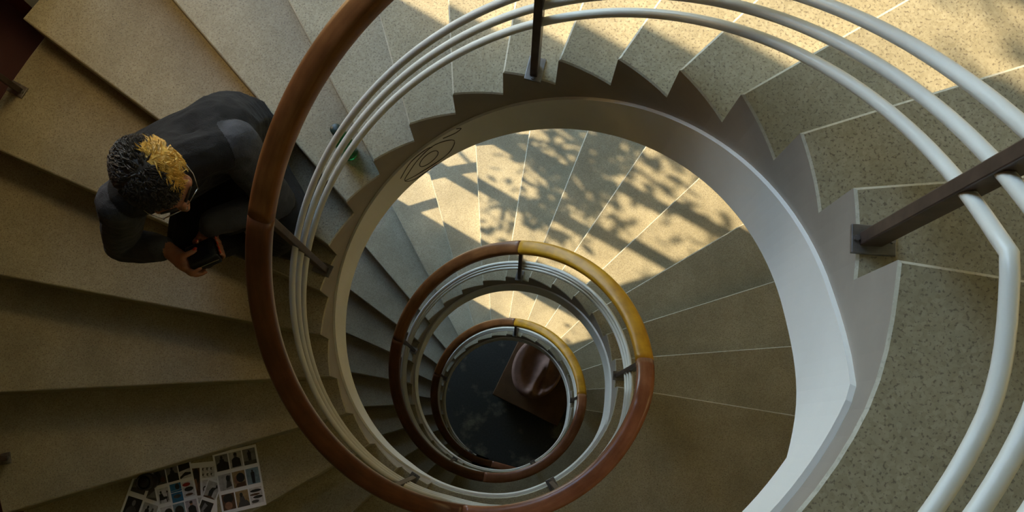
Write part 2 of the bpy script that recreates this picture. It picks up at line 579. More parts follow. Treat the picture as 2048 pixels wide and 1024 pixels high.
# ------------------------------------------------------------------ added fill lamp, out of view, warming the upper left steps
FILL_W = 12.0
lp = un(-2.10 + 0.13, 0.36, -1.0)
wl = tag(empty('fill_lamp', un(-2.10, 0.36, -1.1)), 'added warm fill lamp, out of view, with an opal globe on the grey pier', 'lamp')
wlo = un(-2.10, 0.36, -1.1)
bm = bmesh.new(); box(bm, un(0.008, 0, 0), U, N, Z, 0.016, 0.10, 0.16, 0.004)
obj('back_plate', bm_mesh('back_plate', bm), M_PLATE, wl)
V, F = sweep([un(0.01, 0, -0.03), un(0.08, 0, -0.04), un(0.12, 0, -0.02), un(0.13, 0, 0.06)], [N] * 4, circle_prof(0.009, 8))
obj('arm', mesh('arm', V, F, True), M_PLATE, wl)
m, nt, b = new_mat('opal_globe'); b.inputs['Base Color'].default_value = (0.9, 0.8, 0.6, 1)
b.inputs['Emission Color'].default_value = (1.0, 0.66, 0.30, 1); b.inputs['Emission Strength'].default_value = 3.0
bm = bmesh.new(); bmesh.ops.create_icosphere(bm, subdivisions=3, radius=0.055, matrix=Matrix.Translation(lp - wlo))
obj('globe', bm_mesh('globe', bm, True), m, wl)
ld = bpy.data.lights.new('fill_lamp_light', 'POINT'); ld.energy = FILL_W; ld.color = (1.0, 0.68, 0.30); ld.shadow_soft_size = 0.12
lo_ = bpy.data.objects.new('fill_lamp_light', ld); COL.objects.link(lo_); lo_.parent = wl; lo_.location = lp - wlo + U * 0.185

# ------------------------------------------------------------------ measured places
def vn(*a): return Vector(a).normalized()
_hf = vn(0.60, -0.62, -0.36); _hl = Vector((-_hf.y, _hf.x, 0)).normalized(); _hu = _hl.cross(_hf).normalized()
if _hu.z < 0: _hu = -_hu
_dn = vn(-0.12, 0.34, 0.93); _da = Vector((math.cos(R(25)), math.sin(R(25)), 0)); _da = (_da - _dn * _da.dot(_dn)).normalized(); _db = _dn.cross(_da)
PERSON = dict(pelvis=(-0.860, 0.620, -1.865), waist=(-0.868, 0.590, -1.735), chest=(-0.875, 0.505, -1.585), neck=(-0.885, 0.410, -1.435),
    rsh=(-1.040, 0.335, -1.520), lsh=(-0.720, 0.510, -1.500), rel=(-1.135, 0.265, -1.780), lel=(-0.640, 0.395, -1.740),
    rwr=(-0.965, 0.235, -1.705), lwr=(-0.830, 0.310, -1.690), head=(-0.880, 0.362, -1.325),
    rhip=(-0.930, 0.560, -1.880), lhip=(-0.790, 0.640, -1.880), rkn=(-0.930, 0.245, -1.800), lkn=(-0.610, 0.360, -1.800),
    ran=(-0.880, 0.340, -2.080), rtoe=(-0.815, 0.300, -2.106), lan=(-0.720, 0.330, -2.075), ltoe=(-0.660, 0.300, -2.106),
    device=(-0.851, 0.215, -1.700), da=_da, db=_db, dn=_dn, hf=_hf, hl=_hl, hu=_hu)
BOTTLE_C = (-0.435, 0.575, -11 * H)
LENS_C = (-1.356, -0.511, -17 * H + 0.0066)
SH = dict(A=((-1.118, -0.403), (-0.943, -0.363), 0.246), B=((-1.363, -0.462), (-1.207, -0.421), 0.235), C=((-1.205, -0.440), (-1.105, -0.430), 0.21),
          E=((-1.127, -0.497), (-1.070, -0.515), 0.17), D=((-1.432, -0.488), (-1.292, -0.530), 0.2))
PLINTH_C = (0.50, 0.42, -9.9)
SCULPT_C = (0.41, 0.41, -9.9 + 0.24 + 0.12)
CLUMPS = [(-2.9, 1.12, -2.12, 0.08, 0.2, 0.10, 330), (-2.9, 1.45, -2.15, 0.08, 0.15, 0.13, 200), (-2.9, 1.6, -1.7, 0.1, 0.15, 0.15, 130),
          (-2.9, 1.22, -2.42, 0.1, 0.15, 0.13, 110), (-2.85, 0.92, -2.6, 0.1, 0.09, 0.12, 50), (-3.1, 0.85, 2.7, 0.1, 0.08, 0.12, 26), (-2.95, 1.7, -2.3, 0.1, 0.15, 0.2, 90),
          (-2.9, 1.5, -1.9, 0.12, 0.22, 0.22, 190), (-2.85, 1.1, -1.75, 0.1, 0.14, 0.12, 60), (-2.95, 1.15, -2.0, 0.12, 0.16, 0.22, 95), (-2.8, 1.9, -1.8, 0.15, 0.15, 0.4, 120), (-3.0, 1.35, -1.1, 0.12, 0.25, 0.2, 90),
          (-2.9, 1.2, -4.9, 0.12, 0.2, 0.2, 40), (-3.0, 1.5, -5.2, 0.12, 0.2, 0.3, 60), (-2.9, 1.0, -4.55, 0.1, 0.14, 0.1, 35), (-3.1, 1.3, 2.2, 0.2, 0.3, 0.3, 12)]

# ------------------------------------------------------------------ tree outside the window
def leaf_mesh(name, spots, mat, parent, off):
    V, F = [], []
    rnd = random.Random(3)
    for c, s in spots:
        d = Vector((rnd.gauss(0, 1), rnd.gauss(0, 1), rnd.gauss(0, 0.7))).normalized()
        e = d.cross(Vector((rnd.gauss(0, 1), rnd.gauss(0, 1), rnd.gauss(0, 1)))).normalized()
        f = d.cross(e)
        i = len(V)
        for x, y, z in ((-1, 0, 0), (-0.35, 0.42, 0.08), (0.35, 0.36, 0.08), (1.1, 0, -0.1), (0.35, -0.36, 0.08), (-0.35, -0.42, 0.08), (0, 0, 0)):
            V.append(c + (d * x + e * y + f * z) * s - off)
        for a, b_ in ((0, 1), (1, 2), (2, 3), (3, 4), (4, 5), (5, 0)):
            F.append((i + a, i + b_, i + 6))
    me = bpy.data.meshes.new(name); me.from_pydata([tuple(v) for v in V], [], F); me.update()
    o = obj(name, me, mat, parent)
    return o

def tube_between(pts, radii, n=8):
    V, F = [], []
    P = [Vector(p) for p in pts]
    for i, p in enumerate(P):
        t = (P[min(i + 1, len(P) - 1)] - P[max(i - 1, 0)]).normalized()
        s = t.cross(Vector((0.31, 0.2, 0.93)) if abs(t.z) < 0.9 else Vector((1, 0, 0))).normalized()
        b_ = t.cross(s)
        for j in range(n):
            a = 2 * math.pi * j / n
            V.append(p + (s * math.cos(a) + b_ * math.sin(a)) * radii[i])
    for i in range(len(P) - 1):
        for j in range(n):
            k = (j + 1) % n
            F.append((i * n + j, i * n + k, (i + 1) * n + k, (i + 1) * n + j))
    F.append(tuple(range(n))[::-1]); F.append(tuple((len(P) - 1) * n + j for j in range(n)))
    return V, F

M_BARK = plain('bark', (0.10, 0.07, 0.045), 0.9, 0, 0.4, 20)
M_LEAF = plain('leaf', (0.07, 0.14, 0.03), 0.6, 0, 0.4, 8)
tloc = un(-4.6, 1.6, ZB - 0.05)
tree = tag(empty('garden_tree', tloc), 'leafy tree growing outside the tall stair window', 'tree')
trunk_pts = [un(-4.6 + 0.05 * math.sin(i), 1.6 + 0.1 * math.cos(i * 0.8), ZB - 0.05 + i * 1.45) - tloc for i in range(9)]
V, F = tube_between(trunk_pts, [0.16 - 0.013 * i for i in range(9)], 12)
obj('trunk', mesh('trunk', V, F, True), M_BARK, tree)
rnd = random.Random(11)
# (u, n, z, spread u, spread n, spread z, leaves)
clumps = CLUMPS
spots = []
for (u, n_, z, su, sn, sz, cnt) in clumps:
    base = un(-4.6, 1.6, z - 0.7) - tloc
    tip = un(u, n_, z) - tloc
    mid = base.lerp(tip, 0.55) + Vector((0, 0, 0.12))
    V, F = tube_between([base, base.lerp(mid, 0.5) + Vector((0, 0, 0.03)), mid, mid.lerp(tip, 0.5), tip], [0.035, 0.025, 0.017, 0.011, 0.005], 7)
    obj('branch', mesh('branch', V, F, True), M_BARK, tree)
    for _ in range(cnt):
        spots.append((un(u + rnd.gauss(0, su), n_ + rnd.gauss(0, sn), z + rnd.gauss(0, sz)), rnd.uniform(0.028, 0.05)))
fo = leaf_mesh('foliage', spots, M_LEAF, tree, tloc)
fo['kind'] = 'stuff'

# ------------------------------------------------------------------ ground floor: plinth and carved stone
M_PLINTH = plain('plinth_wood', (0.13, 0.065, 0.025), 0.6, 0, 0.25, 6)
M_CLAY = plain('pink_clay', (0.34, 0.20, 0.16), 0.75, 0, 0.18, 14)
pl_a = Vector((0.90, -0.44, 0)).normalized()
PLC = Vector(PLINTH_C); pl_b = Vector((-pl_a.y, pl_a.x, 0))
bm = bmesh.new()
box(bm, Vector((0, 0, 0.19)), pl_a, pl_b, Z, 0.80, 1.05, 0.10, 0.008)
plinth = tag(empty('plinth', PLC), 'low square brown wooden plinth on the dark ground floor under the carving', 'plinth')
obj('top_board', bm_mesh('top_board', bm), M_PLINTH, plinth)
bm = bmesh.new()
box(bm, Vector((0, 0, 0.07)), pl_a, pl_b, Z, 0.72, 0.97, 0.14, 0.004)
obj('base', bm_mesh('base', bm), M_PLINTH, plinth)

def sculpture_mesh():
    # an upright oval bowl lying on its back: height field over an ellipse plus a rounded skirt
    V, F = [], []
    nr, na = 30, 64
    A, B = 0.27, 0.345
    def h(x, y):                       # x across (-1..1), y along (-1..1)
        r = math.sqrt(x * x + y * y)
        z = 0.10
        inner = 1 / (1 + math.exp((math.hypot((x - 0.18) / 0.72, (y - 0.12) / 0.86) - 1) * 16))
        z -= 0.095 * inner             # the hollow, leaving a thick crescent rim on one side
        # body-like ridge winding down the middle of the hollow
        cx = 0.20 + 0.10 * math.sin(y * 3.2 + 0.6)
        wd = 0.17 + 0.05 * math.cos(y * 5)
        g = math.exp(-((x - cx) / wd) ** 2) * (1 / (1 + math.exp((y - 0.72) * 14))) * (1 / (1 + math.exp((-0.88 - y) * 20)))
        z += (0.115 + 0.03 * math.sin(y * 6.5 + 1.0)) * g
        # thin second fold
        cx2 = 0.50 - 0.16 * (y + 0.6)
        z += 0.05 * math.exp(-((x - cx2) / 0.055) ** 2) / (1 + math.exp((y - 0.6) * 12)) / (1 + math.exp((-0.85 - y) * 20))
        z += 0.05 * math.exp(-(((x - 0.05) / 0.2) ** 2 + ((y - 0.28) / 0.2) ** 2))
        return z
    V.append((0.0, 0.0, h(0, 0)))
    for i in range(1, nr + 1):
        r = i / nr
        for j in range(na):
            a = 2 * math.pi * j / na
            x, y = r * math.cos(a), r * math.sin(a)
            e = max(0, r - 0.9) / 0.1
            V.append((A * x, B * y, h(x, y) - 0.03 * e * e))
    for (r, z) in ((1.015, 0.03), (1.0, -0.03), (0.93, -0.09), (0.80, -0.12)):
        for j in range(na):
            a = 2 * math.pi * j / na
            V.append((A * r * math.cos(a), B * r * math.sin(a), z))
    for j in range(na):
        F.append((0, 1 + j, 1 + (j + 1) % na))
    for i in range(nr + 3):
        for j in range(na):
            k = (j + 1) % na
            a, b_ = 1 + i * na, 1 + (i + 1) * na
            F.append((a + j, b_ + j, b_ + k, a + k))
    F.append(tuple(1 + (nr + 3) * na + j for j in range(na))[::-1])
    return mesh('carving', V, F, True)
sc_o = tag(obj('carved_sculpture', sculpture_mesh(), M_CLAY), 'pinkish oval carved stone with a folded hollow lying on the low plinth', 'sculpture')
sc_o.location = Vector(SCULPT_C)
sc_o.rotation_euler = (0, 0, R(-22))

# ------------------------------------------------------------------ green bottle on a step
def lathe(prof, n=24):
    V, F = [], []
    for r, z in prof:
        for j in range(n):
            a = 2 * math.pi * j / n
            V.append((r * math.cos(a), r * math.sin(a), z))
    m_ = len(prof)
    for i in range(m_ - 1):
        for j in range(n):
            k = (j + 1) % n
            F.append((i * n + j, i * n + k, (i + 1) * n + k, (i + 1) * n + j))
    F.append(tuple(range(n))[::-1]); F.append(tuple((m_ - 1) * n + j for j in range(n)))
    return V, F
m, nt, b = new_mat('green_glass')
b.inputs['Base Color'].default_value = (0.02, 0.30, 0.07, 1)
b.inputs['Transmission Weight'].default_value = 0.75
b.inputs['Roughness'].default_value = 0.12; b.inputs['IOR'].default_value = 1.45
nn_ = noise(nt, world_pos(nt), 20); rr = ramp(nt, [(0.3, (0.01, 0.2, 0.04)), (0.7, (0.03, 0.34, 0.09))])
nt.links.new(nn_.outputs['Fac'], rr.inputs[0]); nt.links.new(rr.outputs[0], b.inputs['Base Color'])
M_GLASS = m
M_CAPB = plain('dark_green_cap', (0.012, 0.03, 0.026), 0.35)
bot = tag(empty('green_bottle', BOTTLE_C), 'green glass bottle with a dark cap standing on the step behind the white tubes', 'bottle')
V, F = lathe([(0.026, 0.0), (0.030, 0.004), (0.030, 0.13), (0.028, 0.15), (0.019, 0.178), (0.0135, 0.20), (0.0125, 0.235), (0.0145, 0.238), (0.0145, 0.244)])
obj('glass_body', mesh('glass_body', V, F, True), M_GLASS, bot)
V, F = lathe([(0.0165, 0.215), (0.0172, 0.217), (0.0172, 0.248), (0.015, 0.251), (0.004, 0.252)])
obj('bottle_cap', mesh('bottle_cap', V, F, True), M_CAPB, bot)

# ------------------------------------------------------------------ photo sheets and a lens on a step
ZS = -17 * H
M_PAPER = plain('paper', (0.88, 0.90, 0.97), 0.4, 0, 0.03, 8)
def pcol(name, c): return plain('print_' + name, c, 0.5, 0, 0.25, 60)
PM = {'k': pcol('black', (0.018, 0.018, 0.02)), 'g': pcol('grey', (0.20, 0.20, 0.21)), 'l': pcol('light_grey', (0.44, 0.44, 0.46)),
      'd': pcol('dark_grey', (0.07, 0.07, 0.075)), 'b': pcol('blue', (0.03, 0.16, 0.36)), 's': pcol('sky_blue', (0.20, 0.30, 0.40)),
      't': pcol('tan', (0.34, 0.24, 0.12)), 'r': pcol('red', (0.35, 0.03, 0.02)), 'n': pcol('brown', (0.10, 0.05, 0.03)),
      'w': pcol('white', (0.62, 0.62, 0.68)), 'v': pcol('lilac', (0.42, 0.38, 0.46)), 'f': pcol('skin', (0.30, 0.15, 0.09))}
def fan(bm, mi, pts, z):
    vs = [bm.verts.new((x, y, z)) for x, y in pts]
    f = bm.faces.new(vs); f.material_index = mi
    return f
def ell(cx, cy, rx, ry, rot=0, n=12):
    return [(cx + rx * math.cos(a) * math.cos(rot) - ry * math.sin(a) * math.sin(rot), cy + rx * math.cos(a) * math.sin(rot) + ry * math.sin(a) * math.cos(rot)) for a in [2 * math.pi * i / n for i in range(n)]]

def sheet(name_label, tl, tr, depth, order, thumbs):
    """tl, tr: world xy of two top corners; depth: length downwards; thumbs: list of (u0,v0,u1,v1,bg,[shapes])"""
    tl, tr = Vector((*tl, 0)), Vector((*tr, 0))
    ax = (tr - tl).normalized(); wd = (tr - tl).length
    ay = Vector((ax.y, -ax.x, 0))
    z = ZS + 0.0006 + order * 0.0012
    c = tl + ax * wd / 2 + ay * depth / 2 + Z * z
    root = empty('photo_sheet', c)
    tag(root, name_label, 'sheet', 'printed photo sheets on the step')
    bm = bmesh.new()
    box(bm, (0, 0, 0), ax, ay, Z, wd, depth, 0.0006)
    obj('paper', bm_mesh('paper', bm), M_PAPER, root)
    for (u0, v0, u1, v1, bgc, shapes) in thumbs:
        keys = [bgc] + [s[0] for s in shapes]
        uniq = list(dict.fromkeys(keys))
        tb = bmesh.new()
        W_, H_ = (u1 - u0) * wd, (v1 - v0) * depth
        def P(x, y):
            q = ax * ((u0 + x * (u1 - u0) - 0.5) * wd) + ay * ((v0 + y * (v1 - v0) - 0.5) * depth)
            return (q.x, q.y)
        fan(tb, 0, [P(0, 0), P(1, 0), P(1, 1), P(0, 1)], 0.00045)
        for i, s in enumerate(shapes):
            if s[1] == 'e':
                pts = [P(min(max(x, 0), 1), min(max(y, 0), 1)) for x, y in ell(*s[2:])]
            else:
                pts = [P(x, y) for x, y in s[2]]
            try: fan(tb, uniq.index(s[0]), pts, 0.00050 + i * 0.00003)
            except ValueError: pass
        me = bpy.data.meshes.new('printed_photo')
        tb.to_mesh(me); tb.free()
        for p_ in me.polygons:
            if p_.normal.z < 0: p_.flip()
        obj('printed_photo', me, [PM[k] for k in uniq], root)
    return root

def stand(c='k', x=0.5, top=0.15, bot=0.92, w_=0.16):
    hh = bot - top
    return [(c, 'e', x, top + 0.07 * hh, 0.07, 0.07 * hh + 0.01), (c, 'p', [(x - w_, top + 0.2 * hh), (x - w_ * 0.6, top + 0.14 * hh), (x + w_ * 0.6, top + 0.14 * hh), (x + w_, top + 0.2 * hh), (x + w_ * 0.9, top + 0.55 * hh), (x + w_ * 0.75, bot), (x - w_ * 0.75, bot), (x - w_ * 0.9, top + 0.55 * hh)])]
def bust(c='k', hc='f', x=0.5):
    return [(hc, 'e', x, 0.22, 0.13, 0.14), (c, 'p', [(x - 0.36, 0.95), (x - 0.33, 0.48), (x - 0.12, 0.34), (x + 0.12, 0.34), (x + 0.33, 0.48), (x + 0.36, 0.95)]), (c, 'e', x, 0.14, 0.14, 0.09)]
def sit(c='k', x=0.4):
    return [(c, 'e', x, 0.25, 0.09, 0.09), (c, 'p', [(x - 0.16, 0.36), (x + 0.1, 0.33), (x + 0.2, 0.58), (x + 0.5, 0.6), (x + 0.5, 0.72), (x + 0.1, 0.78), (x - 0.2, 0.76)]), (c, 'p', [(x - 0.15, 0.76), (x - 0.1, 0.76), (x - 0.15, 0.95), (x - 0.2, 0.95)]), (c, 'p', [(x + 0.38, 0.68), (x + 0.46, 0.66), (x + 0.5, 0.95), (x + 0.4, 0.95)])]
def sofa(c='k'):
    return [(c, 'p', [(0.05, 0.55), (0.3, 0.45), (0.35, 0.28), (0.65, 0.28), (0.7, 0.45), (0.98, 0.55), (0.98, 1), (0.03, 1)]), (c, 'e', 0.5, 0.18, 0.1, 0.12)]
def grid(c, r, rows, cols, m0=0.045, gap=0.05):
    x0 = m0 + c * (1 - 2 * m0 + gap * 0.6) / cols
    y0 = m0 + r * (1 - 2 * m0 + gap) / rows
    return x0, y0, x0 + (1 - 2 * m0) / cols - gap * 0.35, y0 + (1 - 2 * m0) / rows - gap * 0.9

g3 = lambda c, r: grid(c, r, 3, 3)
sheet('white sheet of nine small portrait prints, nearest the well and lying on top', SH['A'][0], SH['A'][1], SH['A'][2], 4, [
    (*g3(0, 0), 'g', sofa()), (*g3(1, 0), 'l', bust('k', 'd')), (*g3(2, 0), 'g', stand('k', 0.5, 0.1, 0.8, 0.15) + [('d', 'p', [(0, 0.75), (1, 0.75), (1, 1), (0, 1)])]),
    (*g3(0, 1), 'l', [('d', 'p', [(0.5, 0.9), (0.7, 0.1), (0.95, 0.15), (0.9, 0.5), (0.98, 0.8)]), ('k', 'e', 0.72, 0.3, 0.14, 0.2)]),
    (*g3(1, 1), 't', [('f', 'e', 0.3, 0.55, 0.2, 0.3), ('k', 'e', 0.62, 0.42, 0.34, 0.3), ('n', 'p', [(0.1, 1), (0.3, 0.75), (0.95, 0.7), (0.95, 1)])]),
    (*g3(2, 1), 's', stand('k', 0.5, 0.12, 0.96, 0.15)),
    (*g3(0, 2), 'n', [('k', 'e', 0.5, 0.3, 0.4, 0.3), ('f', 'e', 0.45, 0.75, 0.3, 0.25)]),
    (*g3(1, 2), 't', [('d', 'p', [(0.05, 1), (0.2, 0.7), (0.8, 0.62), (1, 0.85), (1, 1)]), ('d', 'p', [(0.25, 0.7), (0.3, 0.35), (0.6, 0.35), (0.72, 0.7)]), ('k', 'e', 0.44, 0.25, 0.13, 0.14)]),
    (*g3(2, 2), 'w', [('k', 'e', 0.5, 0.2, 0.45, 0.09), ('n', 'e', 0.4, 0.42, 0.4, 0.07), ('k', 'e', 0.6, 0.6, 0.38, 0.09), ('d', 'e', 0.35, 0.85, 0.3, 0.1)])])
sheet('white sheet of prints with a blue pair of photos, touching the black lens', SH['B'][0], SH['B'][1], SH['B'][2], 3, [
    (*g3(0, 0), 'd', [('k', 'e', 0.3, 0.5, 0.3, 0.4), ('n', 'e', 0.7, 0.7, 0.2, 0.2)]), (*g3(1, 0), 'g', sofa()), (*g3(2, 0), 'w', [('k', 'p', [(0, 0), (1, 0), (1, 0.4), (0, 0.5)]), ('k', 'p', [(0, 0.85), (0.5, 0.6), (1, 0.68), (1, 0.8), (0.4, 0.85), (0, 1)])]),
    (*g3(0, 1), 'w', sit('k', 0.3) + [('k', 'e', 0.85, 0.3, 0.07, 0.08), ('k', 'p', [(0.82, 0.4), (0.88, 0.4), (0.88, 0.9), (0.82, 0.9)])]),
    (0.375, 0.345, 0.655, 0.49, 'b', [('k', 'e', 0.65, 0.4, 0.2, 0.35), ('s', 'p', [(0, 0.8), (1, 0.7), (1, 0.8), (0, 0.9)])]), (0.375, 0.50, 0.655, 0.66, 'b', [('d', 'e', 0.5, 0.4, 0.35, 0.2)]),
    (*g3(2, 1), 'w', [('r', 'e', 0.4, 0.18, 0.35, 0.12), ('k', 'e', 0.55, 0.5, 0.4, 0.15), ('n', 'e', 0.5, 0.85, 0.35, 0.08)]),
    (*g3(0, 2), 'w', [('k', 'e', 0.15, 0.4, 0.1, 0.1), ('k', 'e', 0.65, 0.4, 0.35, 0.25)]), (*g3(1, 2), 's', [('k', 'e', 0.5, 0.5, 0.4, 0.35)]), (*g3(2, 2), 'v', bust('k', 'f'))])
sheet('white sheet with a brown portrait, half hidden between the two grids of prints', SH['C'][0], SH['C'][1], SH['C'][2], 1, [
    (0.05, 0.10, 0.36, 0.62, 'n', [('k', 'e', 0.5, 0.3, 0.42, 0.3), ('f', 'e', 0.4, 0.62, 0.25, 0.24)]),
    (0.45, 0.10, 0.95, 0.30, 'w', [('k', 'p', [(x, y), (x + 0.16, y + 0.05), (x + 0.05, y + 0.14), (x + 0.14, y + 0.3), (x - 0.02, y + 0.2)]) for x in (0.04, 0.38, 0.7) for y in (0.05, 0.58)]),
    (0.45, 0.34, 0.95, 0.62, 'w', [('k', 'e', 0.7, 0.5, 0.3, 0.4), ('k', 'e', 0.2, 0.6, 0.18, 0.2), ('w', 'e', 0.2, 0.6, 0.1, 0.11)]),
    (0.05, 0.66, 0.5, 0.97, 'l', [('s', 'p', [(0, 0), (0.4, 0.1), (0.8, 0.5), (1, 1), (0.4, 1)]), ('d', 'e', 0.75, 0.8, 0.2, 0.2)])])
sheet('tilted white sheet with a stooping figure, lying between the two grids of prints', SH['E'][0], SH['E'][1], SH['E'][2], 2, [
    (0.08, 0.05, 0.92, 0.44, 'l', [('k', 'e', 0.8, 0.2, 0.1, 0.12), ('k', 'p', [(0.72, 0.3), (0.82, 0.28), (0.66, 0.5), (0.62, 0.95), (0.35, 0.95), (0.3, 0.6), (0.45, 0.35)]), ('n', 'p', [(0, 0.93), (0.5, 0.85), (0.9, 0.95), (0.9, 1), (0, 1)])]),
    (0.08, 0.52, 0.92, 0.96, 'k', [('g', 'p', [(0.3, 0.1), (0.6, 0.2), (0.4, 0.5), (0.8, 0.8), (0.5, 0.9), (0.2, 0.5)])])])
sheet('slanted white sheet with dark prints, furthest from the well and under the lens', SH['D'][0], SH['D'][1], SH['D'][2], 0, [
    (0.06, 0.05, 0.46, 0.30, 'g', [('d', 'p', [(0, 0.7), (1, 0.4), (1, 1), (0, 1)])]), (0.54, 0.05, 0.95, 0.34, 'd', [('g', 'p', [(0, 1), (0.6, 0), (1, 0.2), (1, 0.7)])]),
    (0.06, 0.40, 0.48, 0.92, 'k', [('g', 'e', 0.5, 0.2, 0.12, 0.12), ('d', 'e', 0.5, 0.6, 0.35, 0.3)]), (0.54, 0.42, 0.95, 0.92, 'l', stand('k', 0.35, 0.1, 0.95, 0.14) + stand('d', 0.7, 0.15, 0.95, 0.12))])

M_BLACK = plain('black_plastic', (0.012, 0.012, 0.013), 0.4, 0, 0.3, 60)
M_RUB = plain('black_rubber', (0.02, 0.02, 0.02), 0.75, 0, 0.2, 80)
m, nt, b = new_mat('lens_glass'); b.inputs['Base Color'].default_value = (0.01, 0.01, 0.018, 1); b.inputs['Roughness'].default_value = 0.05
nt.links.new(ramp(nt, [(0, (0.008, 0.008, 0.015)), (1, (0.02, 0.02, 0.03))]).outputs[0], b.inputs['Base Color'])
M_LENS = m
lens = tag(empty('camera_lens', LENS_C), 'black camera lens standing upright on the corner of the photo sheets', 'lens')
V, F = lathe([(0.028, 0.0), (0.030, 0.002), (0.031, 0.012), (0.0315, 0.075), (0.0305, 0.082), (0.0305, 0.090), (0.0265, 0.091), (0.0255, 0.082)], 32)
obj('barrel', mesh('barrel', V, F, True), M_BLACK, lens)
V, F = [], []
for i in range(48):
    for s, (r, z) in enumerate(((0.0315, 0.03), (0.0335, 0.032), (0.0335, 0.058), (0.0315, 0.06))):
        a = 2 * math.pi * i / 48
        rr_ = r + (0.0006 if i % 2 and s in (1, 2) else 0)
        V.append((rr_ * math.cos(a), rr_ * math.sin(a), z))
for i in range(48):
    for s in range(3):
        k = (i + 1) % 48
        F.append((i * 4 + s, k * 4 + s, k * 4 + s + 1, i * 4 + s + 1))
obj('focus_ring', mesh('focus_ring', V, F), M_RUB, lens)
V, F = lathe([(0.0255, 0.0825), (0.020, 0.0855), (0.011, 0.0875), (0.003, 0.088)], 32)
obj('front_glass', mesh('front_glass', V, F, True), M_LENS, lens)

# ------------------------------------------------------------------ the person
m, nt, b = new_mat('skin')
n1 = noise(nt, world_pos(nt), 25, 4); rr = ramp(nt, [(0.3, (0.33, 0.135, 0.075)), (0.7, (0.43, 0.195, 0.115))])
nt.links.new(n1.outputs['Fac'], rr.inputs[0]); nt.links.new(rr.outputs[0], b.inputs['Base Color'])
b.inputs['Roughness'].default_value = 0.5; b.inputs['Subsurface Weight'].default_value = 0.08
b.inputs['Subsurface Radius'].default_value = (0.01, 0.004, 0.002)
M_SKIN = m
M_VEST = cloth('black_knit', (0.008, 0.008, 0.009))
M_SHIRT = cloth('charcoal_shirt', (0.055, 0.058, 0.068))
M_TROUS = cloth('black_trousers', (0.014, 0.014, 0.015))
M_SHOE = plain('black_shoe', (0.012, 0.012, 0.012), 0.5)
M_HAIR = plain('dark_hair', (0.030, 0.023, 0.018), 0.55, 0, 0.5, 60)
M_BLOND = plain('dyed_yellow_hair', (0.66, 0.40, 0.075), 0.5, 0, 0.3, 60)
M_NAIL = plain('red_nail', (0.62, 0.05, 0.02), 0.3)
M_WIRE = plain('thin_metal', (0.5, 0.5, 0.5), 0.25, 0.9)

_ico = bmesh.new(); bmesh.ops.create_icosphere(_ico, subdivisions=2, radius=1)
ICO = [v.co.copy() for v in _ico.verts]; ICOF = [[v.index for v in f.verts] for f in _ico.faces]; _ico.free()
def hull_capsule(bm, p0, r0, p1, r1):
    t = bmesh.new()
    for p, r in ((p0, r0), (p1, r1)):
        for c in ICO: t.verts.new(Vector(p) + c * r)
    bmesh.ops.convex_hull(t, input=t.verts[:])
    loose = [v for v in t.verts if not v.link_faces]
    bmesh.ops.delete(t, geom=loose, context='VERTS')
    t.verts.index_update()
    vs = [bm.verts.new(v.co) for v in t.verts]
    for f in t.faces: bm.faces.new([vs[v.index] for v in f.verts])
    t.free()
def ellipsoid(bm, c, axes, radii):
    vs = [bm.verts.new(Vector(c) + axes[0] * (q.x * radii[0]) + axes[1] * (q.y * radii[1]) + axes[2] * (q.z * radii[2])) for q in ICO]
    for f in ICOF: bm.faces.new([vs[i] for i in f])
def remeshed(name, bm, voxel, smooth_it=3):
    me = bpy.data.meshes.new(name + '_raw'); bm.to_mesh(me); bm.free()
    o = bpy.data.objects.new('tmp', me); COL.objects.link(o)
    md = o.modifiers.new('r', 'REMESH'); md.mode = 'VOXEL'; md.voxel_size = voxel
    ms = o.modifiers.new('s', 'SMOOTH'); ms.factor = 0.5; ms.iterations = smooth_it
    dg = bpy.context.evaluated_depsgraph_get(); dg.update()
    out = bpy.data.meshes.new_from_object(o.evaluated_get(dg))
    out.name = name
    bpy.data.objects.remove(o); bpy.data.meshes.remove(me)
    out.polygons.foreach_set('use_smooth', [True] * len(out.polygons))
    return out

PB = PERSON
plc = Vector((PB['pelvis'][0], PB['pelvis'][1], -12 * H))
person = tag(empty('person', plc), 'person in black with a yellow dyed streak in dark hair, sitting on the stairs', 'person')
segs_ = []      # (kind, p0, r0, p1, r1) for the material of each face
bm = bmesh.new()
def cap(kind, p0, r0, p1, r1):
    hull_capsule(bm, p0, r0, p1, r1); segs_.append((kind, Vector(p0), r0, Vector(p1), r1))
g = {k: Vector(v) for k, v in PB.items() if isinstance(v, tuple)}
pel, rs, ls, nk = g['pelvis'], g['rsh'], g['lsh'], g['neck']
LAT = (ls - rs).normalized(); LATH = Vector((LAT.x, LAT.y, 0)).normalized()
FWD = Vector((LATH.y, -LATH.x, 0))
mid = g['chest']; wst = g['waist']
# trunk: rows of capsules across the body
cap('vest', pel - LATH * 0.085, 0.115, pel + LATH * 0.085, 0.115)
cap('vest', wst - LATH * 0.085, 0.118, wst + LATH * 0.085, 0.118)
cap('vest', mid - LAT * 0.105, 0.122, mid + LAT * 0.105, 0.122)
for s, sh in ((-1, rs), (1, ls)):
    cap('vest', pel + LATH * 0.085 * s, 0.112, wst + LATH * 0.085 * s, 0.116)
    cap('vest', wst + LATH * 0.085 * s, 0.116, mid + LAT * 0.105 * s, 0.122)
    cap('vest', mid + LAT * 0.10 * s, 0.115, sh.lerp(nk, 0.22), 0.066)
    cap('vest', nk - FWD * 0.01, 0.066, sh.lerp(nk, 0.2), 0.064)
cap('vest', mid + FWD * 0.0, 0.12, nk, 0.075)
cap('shirt', nk + Z * 0.012, 0.066, nk + (g['head'] - nk) * 0.22, 0.060)     # shirt collar
cap('skin', nk, 0.054, g['head'], 0.056)
